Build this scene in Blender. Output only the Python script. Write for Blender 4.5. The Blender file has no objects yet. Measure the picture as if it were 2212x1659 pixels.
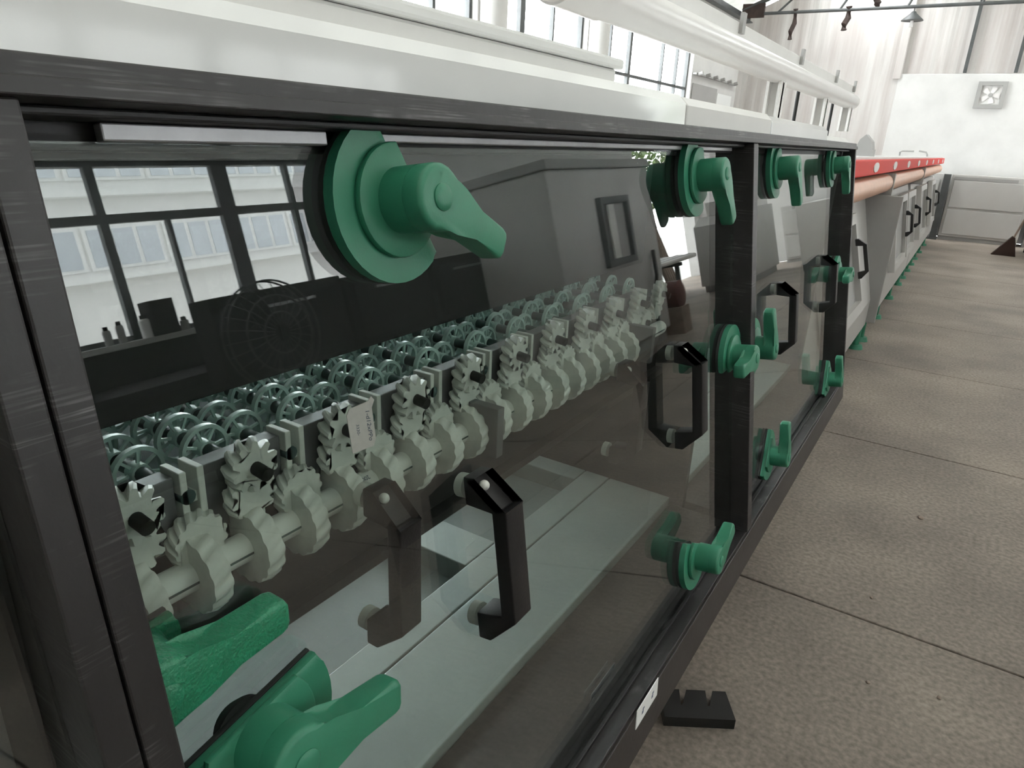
import bpy, bmesh, math, random
from mathutils import Matrix, Vector, noise
random.seed(4)
S = bpy.context.scene
COL = S.collection
PI = math.pi

# ------------------------------------------------------------------ camera, world, exposure
CAMZ = 1.32
cam = bpy.data.objects.new('camera', bpy.data.cameras.new('camera'))
COL.objects.link(cam)
_R = ((0.8372, 0.5449, 0.0456), (0.2226, -0.2632, -0.9387), (-0.4995, 0.7961, -0.3417))   # rows: right, down, forward
r0 = Vector(_R[0]).normalized(); f0 = Vector(_R[2]); f0 = (f0 - r0 * f0.dot(r0)).normalized(); d0 = f0.cross(r0)
M = Matrix((( r0.x, -d0.x, -f0.x, 0), (r0.y, -d0.y, -f0.y, 0), (r0.z, -d0.z, -f0.z, CAMZ), (0, 0, 0, 1)))
cam.matrix_world = M
cam.data.sensor_fit = 'HORIZONTAL'; cam.data.sensor_width = 36.0
cam.data.lens = 1480.0 / 2212.0 * 36.0
cam.data.clip_start = 0.02; cam.data.clip_end = 300
S.camera = cam

W = bpy.data.worlds.new('overcast_sky'); S.world = W; W.use_nodes = True
_bg = W.node_tree.nodes['Background']
_bg.inputs[0].default_value = (0.96, 0.985, 1.0, 1); _bg.inputs[1].default_value = 24.0
S.view_settings.view_transform = 'Standard'; S.view_settings.look = 'None'
S.view_settings.gamma = 1.0; S.view_settings.use_curve_mapping = False
S.view_settings.exposure = -0.5
S.cycles.max_bounces = 10; S.cycles.transparent_max_bounces = 24
S.cycles.diffuse_bounces = 5; S.cycles.glossy_bounces = 5
S.cycles.caustics_reflective = False; S.cycles.caustics_refractive = False
S.cycles.use_denoising = True
S.cycles.sample_clamp_indirect = 8.0

# ------------------------------------------------------------------ materials
def mat(name, col, rough=0.5, metal=0.0, nscale=0, namt=0.0, bump=0.0, bscale=60, spec=0.5, coat=0.0, col2=None, stretch=None, trans=0.0, sss=0.0):
    m = bpy.data.materials.new(name); m.use_nodes = True
    nt = m.node_tree; b = nt.nodes['Principled BSDF']
    b.inputs['Base Color'].default_value = (*col, 1); b.inputs['Roughness'].default_value = rough
    b.inputs['Metallic'].default_value = metal; b.inputs['Specular IOR Level'].default_value = spec
    b.inputs['Coat Weight'].default_value = coat
    if trans: b.inputs['Transmission Weight'].default_value = trans
    tc = nt.nodes.new('ShaderNodeTexCoord'); mp = nt.nodes.new('ShaderNodeMapping')
    nt.links.new(tc.outputs['Object'], mp.inputs[0])
    if stretch: mp.inputs['Scale'].default_value = stretch
    if nscale:
        n = nt.nodes.new('ShaderNodeTexNoise'); n.inputs['Scale'].default_value = nscale
        n.inputs['Detail'].default_value = 6; n.inputs['Roughness'].default_value = 0.6
        nt.links.new(mp.outputs[0], n.inputs['Vector'])
        r = nt.nodes.new('ShaderNodeValToRGB')
        c2 = col2 if col2 else tuple(max(0, c * (1 - namt)) for c in col)
        r.color_ramp.elements[0].position = 0.35; r.color_ramp.elements[0].color = (*c2, 1)
        r.color_ramp.elements[1].position = 0.65; r.color_ramp.elements[1].color = (*col, 1)
        nt.links.new(n.outputs['Fac'], r.inputs[0]); nt.links.new(r.outputs[0], b.inputs['Base Color'])
    if bump:
        n2 = nt.nodes.new('ShaderNodeTexNoise'); n2.inputs['Scale'].default_value = bscale; n2.inputs['Detail'].default_value = 4
        nt.links.new(mp.outputs[0], n2.inputs['Vector'])
        bp = nt.nodes.new('ShaderNodeBump'); bp.inputs['Strength'].default_value = bump; bp.inputs['Distance'].default_value = 0.002
        nt.links.new(n2.outputs['Fac'], bp.inputs['Height']); nt.links.new(bp.outputs[0], b.inputs['Normal'])
    return m

def glass_mat(name, tint, ior=1.5, rough=0.0, dust=0.0):
    m = bpy.data.materials.new(name); m.use_nodes = True
    nt = m.node_tree; nt.nodes.clear()
    o = nt.nodes.new('ShaderNodeOutputMaterial'); t = nt.nodes.new('ShaderNodeBsdfTransparent'); g = nt.nodes.new('ShaderNodeBsdfGlossy')
    t.inputs[0].default_value = (*tint, 1); g.inputs['Roughness'].default_value = rough
    fr = nt.nodes.new('ShaderNodeFresnel'); geo = nt.nodes.new('ShaderNodeNewGeometry')
    k = nt.nodes.new('ShaderNodeMix'); k.data_type = 'FLOAT'
    k.inputs[2].default_value = ior; k.inputs[3].default_value = 1.0 / ior       # inside faces see the same air to sheet step
    nt.links.new(geo.outputs['Backfacing'], k.inputs[0]); nt.links.new(k.outputs[0], fr.inputs['IOR'])
    mx = nt.nodes.new('ShaderNodeMixShader')
    nt.links.new(fr.outputs[0], mx.inputs[0]); nt.links.new(t.outputs[0], mx.inputs[1]); nt.links.new(g.outputs[0], mx.inputs[2])
    last = mx
    if dust:                                                                      # fine scratches and dried spots on the sheet
        tc = nt.nodes.new('ShaderNodeTexCoord'); n = nt.nodes.new('ShaderNodeTexNoise')
        n.inputs['Scale'].default_value = 420; n.inputs['Detail'].default_value = 2
        nt.links.new(tc.outputs['Object'], n.inputs['Vector'])
        r = nt.nodes.new('ShaderNodeValToRGB'); r.color_ramp.elements[0].position = 0.70; r.color_ramp.elements[1].position = 0.80
        r.color_ramp.elements[0].color = (0.0015, 0.0015, 0.0015, 1); r.color_ramp.elements[1].color = (dust, dust, dust, 1)
        nt.links.new(n.outputs['Fac'], r.inputs[0])
        df = nt.nodes.new('ShaderNodeBsdfDiffuse'); df.inputs[0].default_value = (0.75, 0.77, 0.76, 1)
        m2 = nt.nodes.new('ShaderNodeMixShader')
        nt.links.new(r.outputs[0], m2.inputs[0]); nt.links.new(mx.outputs[0], m2.inputs[1]); nt.links.new(df.outputs[0], m2.inputs[2]); last = m2
    nt.links.new(last.outputs[0], o.inputs[0])
    return m

def black_pvc(name, base, scratch=True, rough=0.45):
    """black sheet plastic with pale cross scratches and scuffs"""
    m = mat(name, base, rough, nscale=9, namt=0.25, bump=0.15, bscale=90)
    if scratch:
        nt = m.node_tree; b = nt.nodes['Principled BSDF']
        tc = nt.nodes.new('ShaderNodeTexCoord'); mp = nt.nodes.new('ShaderNodeMapping'); mp.inputs['Scale'].default_value = (6, 14, 520)
        mp.inputs['Rotation'].default_value = (0.28, 0, 0)
        nt.links.new(tc.outputs['Object'], mp.inputs[0])
        n = nt.nodes.new('ShaderNodeTexNoise'); n.inputs['Scale'].default_value = 1.0; n.inputs['Detail'].default_value = 3
        nt.links.new(mp.outputs[0], n.inputs['Vector'])
        n2 = nt.nodes.new('ShaderNodeTexNoise'); n2.inputs['Scale'].default_value = 22; n2.inputs['Detail'].default_value = 3
        nt.links.new(tc.outputs['Object'], n2.inputs['Vector'])
        mu = nt.nodes.new('ShaderNodeMath'); mu.operation = 'MULTIPLY'
        r1 = nt.nodes.new('ShaderNodeMapRange'); r1.inputs[1].default_value = 0.50; r1.inputs[2].default_value = 0.72
        r2 = nt.nodes.new('ShaderNodeMapRange'); r2.inputs[1].default_value = 0.50; r2.inputs[2].default_value = 0.70
        nt.links.new(n.outputs['Fac'], r1.inputs[0]); nt.links.new(n2.outputs['Fac'], r2.inputs[0])
        nt.links.new(r1.outputs[0], mu.inputs[0]); nt.links.new(r2.outputs[0], mu.inputs[1])
        old = b.inputs['Base Color'].links[0].from_socket
        mx = nt.nodes.new('ShaderNodeMix'); mx.data_type = 'RGBA'
        nt.links.new(mu.outputs[0], mx.inputs[0]); nt.links.new(old, mx.inputs[6]); mx.inputs[7].default_value = (0.16, 0.155, 0.155, 1)
        nt.links.new(mx.outputs[2], b.inputs['Base Color'])
    return m

MB = black_pvc('black_plastic_sheet', (0.021, 0.019, 0.019))
MBR = black_pvc('brown_black_plastic', (0.030, 0.025, 0.023), scratch=False)
MBD = mat('black_plastic_inner', (0.009, 0.0085, 0.0085), 0.5, nscale=8, namt=0.3)
MHAND = mat('black_moulded_plastic', (0.007, 0.0065, 0.007), 0.45, bump=0.1, bscale=300)
MGREEN = mat('green_moulded_plastic', (0.03, 0.20, 0.115), 0.45, nscale=40, namt=0.08, bump=0.06, bscale=500)
MGREEND = mat('dark_gasket_rubber', (0.012, 0.016, 0.014), 0.6)
MGRWET = mat('wet_green_plastic', (0.02, 0.22, 0.11), 0.3, nscale=60, namt=0.2, bump=0.7, bscale=420)
MGLASS = glass_mat('clear_acrylic', (0.93, 0.965, 0.95), 1.8, 0.0, 0.07)
MGLASS2 = glass_mat('clear_film_sheet', (0.985, 0.99, 0.988), 1.03)
MWIN = glass_mat('window_pane', (0.97, 0.98, 0.98), 1.2)
MHOOD = mat('glossy_white_hood', (0.85, 0.86, 0.86), 0.09, nscale=5, namt=0.04, spec=0.6)
MWHITE = mat('white_polypropylene', (0.80, 0.80, 0.79), 0.22, nscale=5, namt=0.04, spec=0.5)
MWHITE2 = mat('white_plastic_dull', (0.76, 0.75, 0.73), 0.4, nscale=7, namt=0.05)
MPIPE = mat('white_pipe_plastic', (0.78, 0.76, 0.75), 0.3, nscale=4, namt=0.04)
MGEAR = mat('milky_nylon', (0.78, 0.79, 0.73), 0.45, nscale=35, namt=0.2, bump=0.1, bscale=200)
MTUBE = mat('milky_tube', (0.82, 0.83, 0.78), 0.35, nscale=20, namt=0.1)
MWHEEL = mat('teal_wheel_plastic', (0.60, 0.78, 0.72), 0.35, nscale=20, namt=0.15)
MBATH = mat('teal_bath_plastic', (0.20, 0.29, 0.27), 0.5, nscale=20, namt=0.3)
MRSHAFT = mat('dark_roller_shaft', (0.05, 0.085, 0.08), 0.4)
MGREY = mat('grey_plastic_plate', (0.17, 0.168, 0.168), 0.45, nscale=14, namt=0.2)
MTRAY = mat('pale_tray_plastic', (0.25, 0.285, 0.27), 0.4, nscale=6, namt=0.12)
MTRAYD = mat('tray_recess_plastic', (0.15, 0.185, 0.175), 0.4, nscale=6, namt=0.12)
MCAB = mat('pale_grey_cabinet', (0.50, 0.49, 0.475), 0.4, nscale=3, namt=0.06)
MCABD = mat('mid_grey_panel', (0.33, 0.325, 0.315), 0.45, nscale=3, namt=0.08)
MRED = mat('red_plastic_rail', (0.60, 0.028, 0.018), 0.55, spec=0.2)
MORANGE = mat('orange_clear_tube', (0.80, 0.46, 0.32), 0.3, nscale=12, namt=0.15)
MPINK = mat('pink_paper', (0.88, 0.77, 0.76), 0.8, nscale=200, namt=0.08)
MPAPER = mat('white_sticker', (0.82, 0.83, 0.82), 0.6)
MINK = mat('blue_grey_ink', (0.12, 0.14, 0.20), 0.7)
MSTEEL = mat('dark_painted_steel', (0.07, 0.075, 0.075), 0.5, nscale=6, namt=0.3)
MRUST = mat('rusty_steel', (0.05, 0.03, 0.025), 0.7, nscale=10, namt=0.5)
MZINC = mat('zinc_bar', (0.36, 0.36, 0.37), 0.35, metal=0.6, nscale=30, namt=0.15)
MWALL = mat('white_plaster', (0.66, 0.655, 0.64), 0.8, nscale=2.2, namt=0.10, bump=0.2, bscale=20)
MCORR = mat('corrugated_sheet_paint', (0.60, 0.585, 0.565), 0.6, nscale=2.5, col2=(0.46, 0.42, 0.40), stretch=(2.2, 2.2, 0.15))
MROOF = mat('roof_sheet', (0.42, 0.42, 0.40), 0.7, nscale=4, namt=0.2)
MRUB = mat('black_rubber', (0.006, 0.0055, 0.005), 0.7)
MWOOD = mat('grey_wood', (0.28, 0.22, 0.18), 0.7, nscale=10, namt=0.3)
MBROWN = mat('brown_bristles', (0.035, 0.018, 0.014), 0.9, bump=0.6, bscale=120)
MFAC = mat('pale_render', (0.84, 0.83, 0.82), 0.8, nscale=0.7, namt=0.08)
MFACW = mat('facade_dark_pane', (0.30, 0.32, 0.34), 0.2)
MFACF = mat('facade_white_frame', (0.86, 0.86, 0.85), 0.6)
MYARD = mat('yard_concrete', (0.52, 0.51, 0.49), 0.9, nscale=0.8, namt=0.15)
MLEAF = mat('leaf_green', (0.07, 0.11, 0.03), 0.6, nscale=3, namt=0.4)
MBARK = mat('bark', (0.10, 0.08, 0.06), 0.9)
MDARKCAB = mat('charcoal_cabinet_paint', (0.016, 0.015, 0.015), 0.85, nscale=5, namt=0.2, spec=0.15)
MYEL = mat('yellow_paint', (0.55, 0.38, 0.06), 0.5)

def floor_mat():
    m = mat('worn_concrete', (0.40, 0.355, 0.32), 0.75, bump=0.25, bscale=140)
    nt = m.node_tree; b = nt.nodes['Principled BSDF']
    geo = nt.nodes.new('ShaderNodeNewGeometry')
    a = nt.nodes.new('ShaderNodeTexNoise'); a.inputs['Scale'].default_value = 1.6; a.inputs['Detail'].default_value = 5
    c = nt.nodes.new('ShaderNodeTexNoise'); c.inputs['Scale'].default_value = 70; c.inputs['Detail'].default_value = 3
    for n in (a, c): nt.links.new(geo.outputs['Position'], n.inputs['Vector'])
    r = nt.nodes.new('ShaderNodeValToRGB'); r.color_ramp.elements[0].position = 0.3; r.color_ramp.elements[1].position = 0.7
    r.color_ramp.elements[0].color = (0.17, 0.147, 0.130, 1); r.color_ramp.elements[1].color = (0.315, 0.272, 0.240, 1)
    nt.links.new(a.outputs['Fac'], r.inputs[0])
    r2 = nt.nodes.new('ShaderNodeValToRGB'); r2.color_ramp.elements[0].position = 0.3; r2.color_ramp.elements[1].position = 0.7
    r2.color_ramp.elements[0].color = (0.62, 0.60, 0.56, 1); r2.color_ramp.elements[1].color = (1.12, 1.1, 1.05, 1)
    nt.links.new(c.outputs['Fac'], r2.inputs[0])
    mx = nt.nodes.new('ShaderNodeMix'); mx.data_type = 'RGBA'; mx.blend_type = 'MULTIPLY'; mx.inputs[0].default_value = 1
    nt.links.new(r.outputs[0], mx.inputs[6]); nt.links.new(r2.outputs[0], mx.inputs[7]); nt.links.new(mx.outputs[2], b.inputs['Base Color'])
    return m
MFLOOR = floor_mat()
MJOINT = mat('floor_joint_dirt', (0.11, 0.10, 0.09), 0.9, nscale=30, namt=0.3)

# ------------------------------------------------------------------ mesh helpers
def finish(name, bm, m, parent=None, smooth=False, loc=None, rot=None):
    me = bpy.data.meshes.new(name)
    bmesh.ops.recalc_face_normals(bm, faces=bm.faces)
    bm.to_mesh(me); bm.free()
    me.materials.append(m)
    if smooth:
        for p in me.polygons: p.use_smooth = True
        try: me.set_sharp_from_angle(angle=math.radians(38))
        except Exception: pass
    o = bpy.data.objects.new(name, me); COL.objects.link(o)
    if parent: o.parent = parent
    if loc: o.location = loc
    if rot: o.rotation_euler = rot
    return o
def tag(o, label, cat, group=None, kind=None):
    if label: o['label'] = label
    if cat: o['category'] = cat
    if group: o['group'] = group
    if kind: o['kind'] = kind
    return o
def thing(name, label, cat, loc=(0, 0, 0), rot=(0, 0, 0), group=None):
    o = bpy.data.objects.new(name, None); COL.objects.link(o)
    o.location = loc; o.rotation_euler = rot; o.empty_display_size = 0.05
    return tag(o, label, cat, group)
def struct(o): o['kind'] = 'structure'; return o
def copy_tree(o, parent=None):
    c = o.copy(); COL.objects.link(c)
    if parent: c.parent = parent
    for ch in list(o.children): copy_tree(ch, c)
    return c
def box(bm, x0, x1, y0, y1, z0, z1, bev=0.0, mtx=None):
    g = bmesh.ops.create_cube(bm, size=1.0)
    vs = g['verts']
    for v in vs:
        v.co = Vector((x0 + (v.co.x + .5) * (x1 - x0), y0 + (v.co.y + .5) * (y1 - y0), z0 + (v.co.z + .5) * (z1 - z0)))
    if bev:
        es = list({e for v in vs for e in v.link_edges})
        r = bmesh.ops.bevel(bm, geom=es, offset=bev, segments=2, affect='EDGES', profile=0.5)
        vs = list({v for f in r['faces'] for v in f.verts} | {v for v in vs if v.is_valid})
    if mtx is not None:
        for v in vs: v.co = mtx @ v.co
    return vs
def BX(name, m, parent, x0, x1, y0, y1, z0, z1, bev=0.0, mtx=None):
    bm = bmesh.new(); box(bm, x0, x1, y0, y1, z0, z1, bev, mtx)
    return finish(name, bm, m, parent, smooth=False)
def cyl(bm, p0, p1, r0_, r1_=None, seg=24, caps=True):
    p0 = Vector(p0); p1 = Vector(p1); d = p1 - p0
    r1_ = r0_ if r1_ is None else r1_
    q = d.to_track_quat('Z', 'Y').to_matrix().to_4x4(); q.translation = (p0 + p1) / 2
    return bmesh.ops.create_cone(bm, cap_ends=caps, cap_tris=False, segments=seg, radius1=r0_, radius2=r1_, depth=d.length, matrix=q)['verts']
def CY(name, m, parent, p0, p1, r0_, r1_=None, seg=24, caps=True):
    bm = bmesh.new(); cyl(bm, p0, p1, r0_, r1_, seg, caps)
    return finish(name, bm, m, parent, smooth=True)
def prism(bm, pts, x0, x1, axis='x', bev=0.0, seg=2):
    """outline (a,b) extruded along an axis; axis x: a=y b=z; axis y: a=x b=z; axis z: a=x b=y"""
    def P(a, b, c):
        return Vector((c, a, b)) if axis == 'x' else Vector((a, c, b)) if axis == 'y' else Vector((a, b, c))
    lo = [bm.verts.new(P(a, b, x0)) for a, b in pts]; hi = [bm.verts.new(P(a, b, x1)) for a, b in pts]
    n = len(pts); fs = [bm.faces.new(lo[::-1]), bm.faces.new(hi)]
    for i in range(n): bm.faces.new((lo[i], lo[(i + 1) % n], hi[(i + 1) % n], hi[i]))
    if bev:
        es = [e for f in fs for e in f.edges]
        bmesh.ops.bevel(bm, geom=es, offset=bev, segments=seg, affect='EDGES', profile=0.5)
    return lo + hi
def sweep(bm, pts, r, seg=8):
    rings = []
    for i, p in enumerate(pts):
        p = Vector(p); a = Vector(pts[max(0, i - 1)]); b = Vector(pts[min(len(pts) - 1, i + 1)])
        q = (b - a).to_track_quat('Z', 'Y')
        rings.append([bm.verts.new(p + q @ Vector((r * math.cos(2 * PI * k / seg), r * math.sin(2 * PI * k / seg), 0))) for k in range(seg)])
    for A, B in zip(rings, rings[1:]):
        for k in range(seg): bm.faces.new((A[k], A[(k + 1) % seg], B[(k + 1) % seg], B[k]))
    bm.faces.new(rings[0][::-1]); bm.faces.new(rings[-1])
def lathe(bm, prof, seg=32, axis='x'):
    """profile (axial, radius)"""
    rings = []
    for a, r in prof:
        ring = []
        for k in range(seg):
            c, s_ = math.cos(2 * PI * k / seg) * r, math.sin(2 * PI * k / seg) * r
            ring.append(bm.verts.new((a, c, s_) if axis == 'x' else (c, a, s_) if axis == 'y' else (c, s_, a)))
        rings.append(ring)
    for A, B in zip(rings, rings[1:]):
        for k in range(seg): bm.faces.new((A[k], A[(k + 1) % seg], B[(k + 1) % seg], B[k]))
    bm.faces.new(rings[0][::-1]); bm.faces.new(rings[-1])

def text_mesh(name, body, size, parent, mtx, m, shear=0.0, ext=.0001):
    cu = bpy.data.curves.new(name, 'FONT'); cu.body = body; cu.size = size; cu.extrude = ext; cu.shear = shear; cu.align_x = 'CENTER'
    t_ = bpy.data.objects.new('text_source', cu); COL.objects.link(t_)
    me = bpy.data.meshes.new_from_object(t_.evaluated_get(bpy.context.evaluated_depsgraph_get()))
    bpy.data.objects.remove(t_); me.materials.clear(); me.materials.append(m)
    o = bpy.data.objects.new(name, me); COL.objects.link(o); o.parent = parent; o.matrix_local = mtx
    return o

# ------------------------------------------------------------------ the sloping machine face: n outwards, s along the line, t up the slope
TH = math.radians(8.3); FD = 0.36
cN, sN = math.cos(TH), math.sin(TH)
def F(s, t, n=0.0):
    return Vector((cN * (n - FD) - sN * t, s, CAMZ + sN * (n - FD) + cN * t))
FM = Matrix(((cN, 0, -sN, -FD * cN), (0, 1, 0, 0), (sN, 0, cN, CAMZ - FD * sN), (0, 0, 0, 1)))   # (n, s, t) -> world
FROT = (0, -TH, 0)
NG = -0.037                                   # outer face of the window panels
def FB(name, m, parent, n0, n1, s0, s1, t0, t1, bev=0.0015):
    return BX(name, m, parent, n0, n1, s0, s1, t0, t1, bev, FM)

# ================================================================== ROOM
XL, XR, YN, YF = -4.2, 4.0, -4.0, 14.2
# floor: cast slabs with joints
fl = struct(thing('floor', None, None)); tag(fl, 'worn beige concrete floor in cast slabs', None)
BX('joint_bed', MJOINT, fl, XL, XR + .3, YN, YF, -0.12, -0.012)
ys = [YN] + [0.54 + 1.49 * k for k in range(-3, 10)] + [YF]
xs = [XL, -1.35, 1.15, XR + .3]
for i in range(len(ys) - 1):
    for j in range(3):
        BX('floor_slab', MFLOOR, fl, xs[j] + .003, xs[j + 1] - .003, ys[i] + .004, ys[i + 1] - .004, -0.05, 0.0, 0.003)

def wall_with_opening(name, x0, x1, openings, z1, label):
    """wall along Y with openings (y0,y1,za,zb)"""
    w = struct(thing(name, None, None)); w['label'] = label
    y = YN
    for (a, b, za, zb) in openings:
        BX('wall_panel', MWALL, w, x0, x1, y, a, 0, z1)
        if za > 0: BX('wall_panel', MWALL, w, x0, x1, a, b, 0, za)
        BX('wall_panel', MWALL, w, x0, x1, a, b, zb, z1)
        y = b
    BX('wall_panel', MWALL, w, x0, x1, y, YF, 0, z1)
    return w
EZ = 3.56
wall_with_opening('wall_left', XL - .24, XL, [(0.6, 5.78, 1.1, 3.05), (6.15, 8.0, 1.1, 3.05), (8.35, 11.68, 1.1, 3.05)], EZ, 'white side wall with tall steel windows behind the machines')
wall_with_opening('wall_right', XR, XR + .24, [(1.2, 5.6, 1.13, 2.345), (7.15, 8.0, 1.11, 1.66), (11.3, 13.9, 0.0, 2.75)], EZ, 'white side wall with a low steel window band and an open doorway')
def steel_window(name, x, y0, y1, z0, z1, vs, hs, label, mw=0.03):
    w = struct(thing(name, None, None)); w['label'] = label
    bm = bmesh.new()
    box(bm, x - .03, x + .03, y0, y1, z0, z0 + .035); box(bm, x - .03, x + .03, y0, y1, z1 - .035, z1)
    box(bm, x - .03, x + .03, y0, y0 + .035, z0 + .035, z1 - .035); box(bm, x - .03, x + .03, y1 - .035, y1, z0 + .035, z1 - .035)
    finish('window_frame', bm, MSTEEL, w)
    for yv, wv, za, zb in vs: BX('mullion', MSTEEL, w, x - .025, x + .025, yv - wv / 2, yv + wv / 2, za, zb)
    yb = [y0 + .035] + [v[0] for v in vs if v[2] <= z0 + .1 and v[3] >= z1 - .1] + [y1 - .035]
    for za, zb in hs: BX('transom', MSTEEL, w, x - .022, x + .022, y0 + .035, y1 - .035, za, zb)
    zz = [z0 + .03] + [(a + b) / 2 for a, b in hs] + [z1 - .03]
    for a, b in zip(yb, yb[1:]):
        for c, d in zip(zz, zz[1:]): BX('pane', MWIN, w, x - .003, x + .003, a, b, c, d)
    return w
Z0, Z1 = 1.13, 3.03
def full(ylist, z0, z1, w=.035): return [(y, w, z0, z1) for y in ylist]
xw = XL - .1
steel_window('window_1', xw, 0.6, 5.78, 1.1, 3.05, full([1.3, 2.0, 2.7, 3.4, 4.1, 4.7, 5.24], 1.14, 3.01, .04), [(2.16, 2.20)], 'steel window nearest the camera in the left wall')
steel_window('window_2', xw, 6.15, 8.0, 1.1, 3.05, full([6.68], 1.14, 3.01, .09) + full([7.32], 1.14, 3.01, .03), [(2.13, 2.17)], 'steel window between the two white pilasters')
steel_window('window_3', xw, 8.35, 11.68, 1.1, 3.05, full([8.8], 1.14, 3.01, .03) + full([9.42], 1.14, 3.01, .07) + full([10.6, 11.2], 1.14, 3.01, .03), [(2.13, 2.17)], 'far steel window of the left wall')
steel_window('window_4', XR + .1, 1.2, 5.6, 1.13, 2.345,
             full([2.475], 1.165, 2.31, .06) + full([3.457], 1.165, 2.31, .135) + full([4.105], 1.165, 2.31, .04) + full([5.1], 1.165, 2.31, .06) + [(2.938, .028, 1.165, 1.93), (1.7, .03, 1.165, 1.93), (4.6, .03, 1.165, 1.93)],
             [(1.932, 1.992)], 'steel window band of the right wall seen mirrored in the machine glass')
steel_window('window_5', XR + .1, 7.15, 8.0, 1.11, 1.66, full([7.62], 1.145, 1.625, .03), [], 'small low steel window farther along the right wall')
for i, y in enumerate((5.965, 8.175)):
    bm = bmesh.new(); cyl(bm, (XL + .02, y, 0), (XL + .02, y, EZ), .16, seg=32)
    struct(finish('trim_%d' % (i + 1), bm, MWALL, smooth=True))
# sill board on the right wall
struct(BX('trim_3', MWALL, None, XR - .14, XR + .06, 1.2, 5.6, 1.09, 1.13, .004))

# far wall: white plaster block below, corrugated sheets above and to the left
wf = struct(thing('wall_far', None, None)); wf['label'] = 'far end wall of corrugated sheets above white plaster'
BX('plaster_wall', MWALL, wf, -1.475, XR + .3, YF, YF + .3, 0, 2.585, .01)
def corrugated(x0, x1, y, z0, z1f):
    n = max(4, int(round((x1 - x0) / .0475))); n += n % 2
    bm = bmesh.new(); pr = []
    for k in range(n + 1): pr.append((x0 + (x1 - x0) * k / n, y + (0.008 if (k // 2) % 2 else 0.0)))
    pr += [(x1, y + .02), (x0, y + .02)]
    lo = [bm.verts.new((px, py, z0)) for px, py in pr]; hi = [bm.verts.new((px, py, z1f(px))) for px, py in pr]
    m_ = len(pr)
    for k in range(m_): bm.faces.new((lo[k], lo[(k + 1) % m_], hi[(k + 1) % m_], hi[k]))
    bm.faces.new(lo[::-1]); bm.faces.new(hi)
    finish('corrugated_sheet', bm, MCORR, wf)
gz = lambda x: 5.35 - abs(x) * 0.42
x = XL - .1
while x < XR:
    x1 = min(x + .95, XR + .2)
    z0 = 0.0 if x1 <= -1.4 else 2.585
    if x < -1.475 < x1: x1 = -1.475
    corrugated(x, x1 + (.0 if x1 == -1.475 else .004), YF + (.02 if x < -1.475 else .10), 0.0 if x < -1.475 else 2.58, gz)
    x = x1
BX('pilaster', MCORR, wf, -1.56, -1.44, YF - .03, YF + .14, 2.5, 4.6, .01)
for xp in (-.53, .16, 1.3, 2.6): BX('steel_post', MSTEEL, wf, xp - .025, xp + .025, YF - .02, YF + .06, 2.6, gz(xp) - .1)
wn = struct(BX('wall_near', MWALL, None, XL - .24, XR + .24, YN - .24, YN, 0, 5.5))
# roof
ce = struct(thing('ceiling', None, None)); ce['label'] = 'pitched sheet roof with unseen translucent strips added for light'
for sx in (-1, 1):
    for k in range(10):
        y0 = YN + k * 1.83; y1 = y0 + 1.83
        if k in (9,):
            pieces = [(0.0, 0.40), (0.60, 1.0)]
        else: pieces = [(0.0, 1.0)]
        for a, b in pieces:
            bm = bmesh.new()
            xa, xb = sx * (4.45 * a), sx * (4.45 * b)
            za, zb = 5.4 - 4.45 * a * .42, 5.4 - 4.45 * b * .42
            vs = [bm.verts.new(p) for p in ((xa, y0, za), (xb, y0, zb), (xb, y1, zb), (xa, y1, za))]
            f = bm.faces.new(vs); bmesh.ops.solidify(bm, geom=[f], thickness=.03)
            finish('roof_sheet', bm, MROOF, ce)
        if k in (9,):  # unseen skylight strips, added to let more light into the far end
            bm = bmesh.new(); xa, xb = sx * 4.45 * .40, sx * 4.45 * .60; za, zb = 5.4 - 4.45 * .40 * .42, 5.4 - 4.45 * .60 * .42
            f = bm.faces.new([bm.verts.new(p) for p in ((xa, y0, za), (xb, y0, zb), (xb, y1, zb), (xa, y1, za))])
            bmesh.ops.solidify(bm, geom=[f], thickness=.004); finish('added_skylight', bm, MWIN, ce)

# roof truss near the far wall
t = thing('roof_truss', 'dark steel roof truss with rusty hangers across the far end', 'truss', (0, 13.6, 3.5))
CY('tie_bar', MSTEEL, t, (-4.15, 0, .0), (3.95, 0, .0), .026, seg=10)
for sx in (-1, 1): CY('rafter', MSTEEL, t, (sx * 4.1, 0, .06), (0, 0, 1.66), .035, seg=10)
for k in range(-4, 4):
    xa = k + .5
    CY('web_bar', MSTEEL, t, (xa, 0, 0), (xa + (.5 if k < 0 else -.5), 0, 1.66 - abs(xa + (.5 if k < 0 else -.5)) * .40), .018, seg=8)
for xh, L, r in ((-3.2, .42, .04), (-2.36, .30, .05), (-1.95, -.2, .05)):
    bm = bmesh.new(); sweep(bm, [(xh, 0, .05), (xh + .01, .02, -L * .4), (xh - .03, .01, -L * .7), (xh - .02, 0, -L)], r, 8)
    finish('rusty_hanger', bm, MRUST, t, True)
BX('gusset', MRUST, t, -4.1, -3.72, -.03, .03, -.06, .16)
t2 = thing('eaves_beam', 'dark steel eaves beam along the left wall top', 'beam', (XL + .1, 4.0, 3.48))
BX('flange', MSTEEL, t2, -.06, .06, -8, 10.1, -.05, -.03); BX('web', MSTEEL, t2, -.012, .012, -8, 10.1, -.03, .05)

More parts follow.
